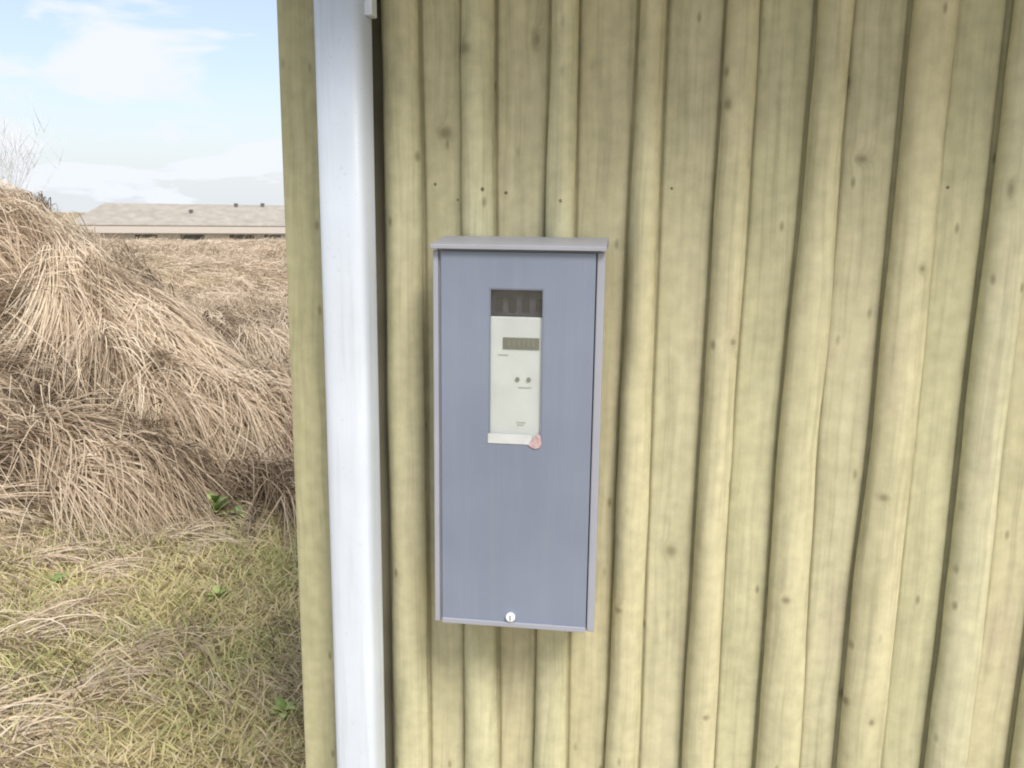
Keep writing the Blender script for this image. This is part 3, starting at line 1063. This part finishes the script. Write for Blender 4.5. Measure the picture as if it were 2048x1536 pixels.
weed(0.24, 4.66, 11, 0.105, 'bright green leafy weed at the foot of the dry bank', 3, 1.1)
weed(0.36, 4.62, 7, 0.09, 'pale yellow-green weed just beside the bright green leafy one', 5, 0.5)
weed(-0.47, 4.05, 9, 0.075, 'dull green weed in the flattened grass near the photo edge', 8, 0.3)
weed(0.31, 2.64, 14, 0.065, 'dark green clump close to the foot of the corner board', 12, 0.5)
weed(0.17, 3.65, 6, 0.07, 'small round-leaved weed in the middle of the lawn', 15, 0.3)

# leafless shrub beyond the hump
mt_tw = simple('twig_bark', (0.66, 0.66, 0.66), 0.8, var=0.2)
sx, sy = sp2xy(-2.15, 17.0)
sh = empty('leafless_shrub', (float(sx), float(sy), float(height(-2.15, 17.0))))
tag(sh, 'pale leafless twiggy shrub on the skyline above the grassy hump', 'shrub')
rr = random.Random(4)
for k in range(30):
    a = rr.uniform(0, 6.28)
    out = rr.uniform(0.1, 1.0)
    hgt = rr.uniform(1.4, 2.1)
    pts = [(0.06 * math.cos(a), 0.06 * math.sin(a), -0.1), (out * 0.35 * math.cos(a), out * 0.35 * math.sin(a), hgt * 0.45),
           (out * 0.8 * math.cos(a + 0.2), out * 0.8 * math.sin(a + 0.2), hgt * 0.8), (out * math.cos(a + 0.3), out * math.sin(a + 0.3), hgt)]
    st = tube('stem', pts, [0.010, 0.007, 0.004, 0.002], mt_tw, sh, 5)
    for q in range(4):
        f0 = rr.uniform(0.5, 0.95)
        b0 = Vector(pts[1]).lerp(Vector(pts[3]), f0)
        a2 = rr.uniform(0, 6.28)
        tube('twig', [b0, b0 + Vector((0.18 * math.cos(a2), 0.18 * math.sin(a2), 0.22)), b0 + Vector((0.25 * math.cos(a2), 0.25 * math.sin(a2), 0.45))], [0.003, 0.002, 0.0012], mt_tw, st, 4)

# ------------------------------------------------------------------ far house
M_FROOF = simple('far_roof', (0.36, 0.325, 0.28), 0.85, var=0.14, scale=1.6, bump=0.3, bscale=30)
M_FWALL = simple('far_wall', (0.44, 0.40, 0.36), 0.85, var=0.1, scale=2.0)
M_FTRIM = simple('far_trim', (0.50, 0.46, 0.42), 0.7, var=0.05)
M_FGLASS = simple('far_glass', (0.05, 0.055, 0.06), 0.15, var=0.1)
M_FVENT = simple('far_vent', (0.17, 0.155, 0.145), 0.6, var=0.1)
D = 60.0
az = R(-27.5)
fx, fy = CAM.x + math.sin(az) * D, CAM.y + math.cos(az) * D
fh = empty('low_house', (fx, fy, -1.3), R(27.5))
tag(fh, 'long low house with a grey hipped roof beyond the dry grass', 'house')
GX0, GX1 = -7.2, 13.0          # eave line, local x to the right
EZ, RZ, DP = 2.07, 3.40, 3.6   # eave, ridge (above the house's own ground), half depth
pydata('roof', [(GX0, 0, EZ), (GX1, 0, EZ), (GX1, 2 * DP, EZ), (GX0, 2 * DP, EZ), (GX0 + 1.9, DP, RZ), (GX1 - 1.9, DP, RZ),
                (GX0, 0, EZ - 0.06), (GX1, 0, EZ - 0.06), (GX1, 2 * DP, EZ - 0.06), (GX0, 2 * DP, EZ - 0.06)],
       [(0, 1, 5, 4), (1, 2, 5), (2, 3, 4, 5), (3, 0, 4), (6, 7, 1, 0), (7, 8, 2, 1), (8, 9, 3, 2), (9, 6, 0, 3), (9, 8, 7, 6)], M_FROOF, fh)
boxo('wall', GX0 + 0.4, GX1 - 0.4, 0.5, 2 * DP - 0.5, -0.3, EZ - 0.065, M_FWALL, fh)
boxo('fascia', GX0 - 0.02, GX1 + 0.02, -0.06, -0.005, EZ - 0.52, EZ - 0.10, M_FTRIM, fh)
for wx0, wx1 in ((2.2, 3.9), (4.4, 5.6), (6.2, 7.9), (-3.5, -2.0), (-0.8, 0.8)):
    w_ = boxo('window', wx0, wx1, 0.44, 0.495, 0.35, EZ - 0.55, M_FTRIM, fh)
    boxo('pane', wx0 + 0.07, wx1 - 0.07, 0.425, 0.438, 0.42, EZ - 0.62, M_FGLASS, w_)
for vx, vy in ((0.0, 2.0), (2.9, 3.2), (4.65, 3.3)):
    vz = EZ + (RZ - EZ) * vy / DP
    vo_ = tube('roof_vent', [(vx, vy, vz - 0.1), (vx, vy, vz + 0.14)], 0.10, M_FVENT, fh, 12)
    tube('vent_cap', [(vx, vy, vz + 0.141), (vx, vy, vz + 0.21), (vx, vy, vz + 0.25)], [0.15, 0.15, 0.05], M_FVENT, vo_, 12)
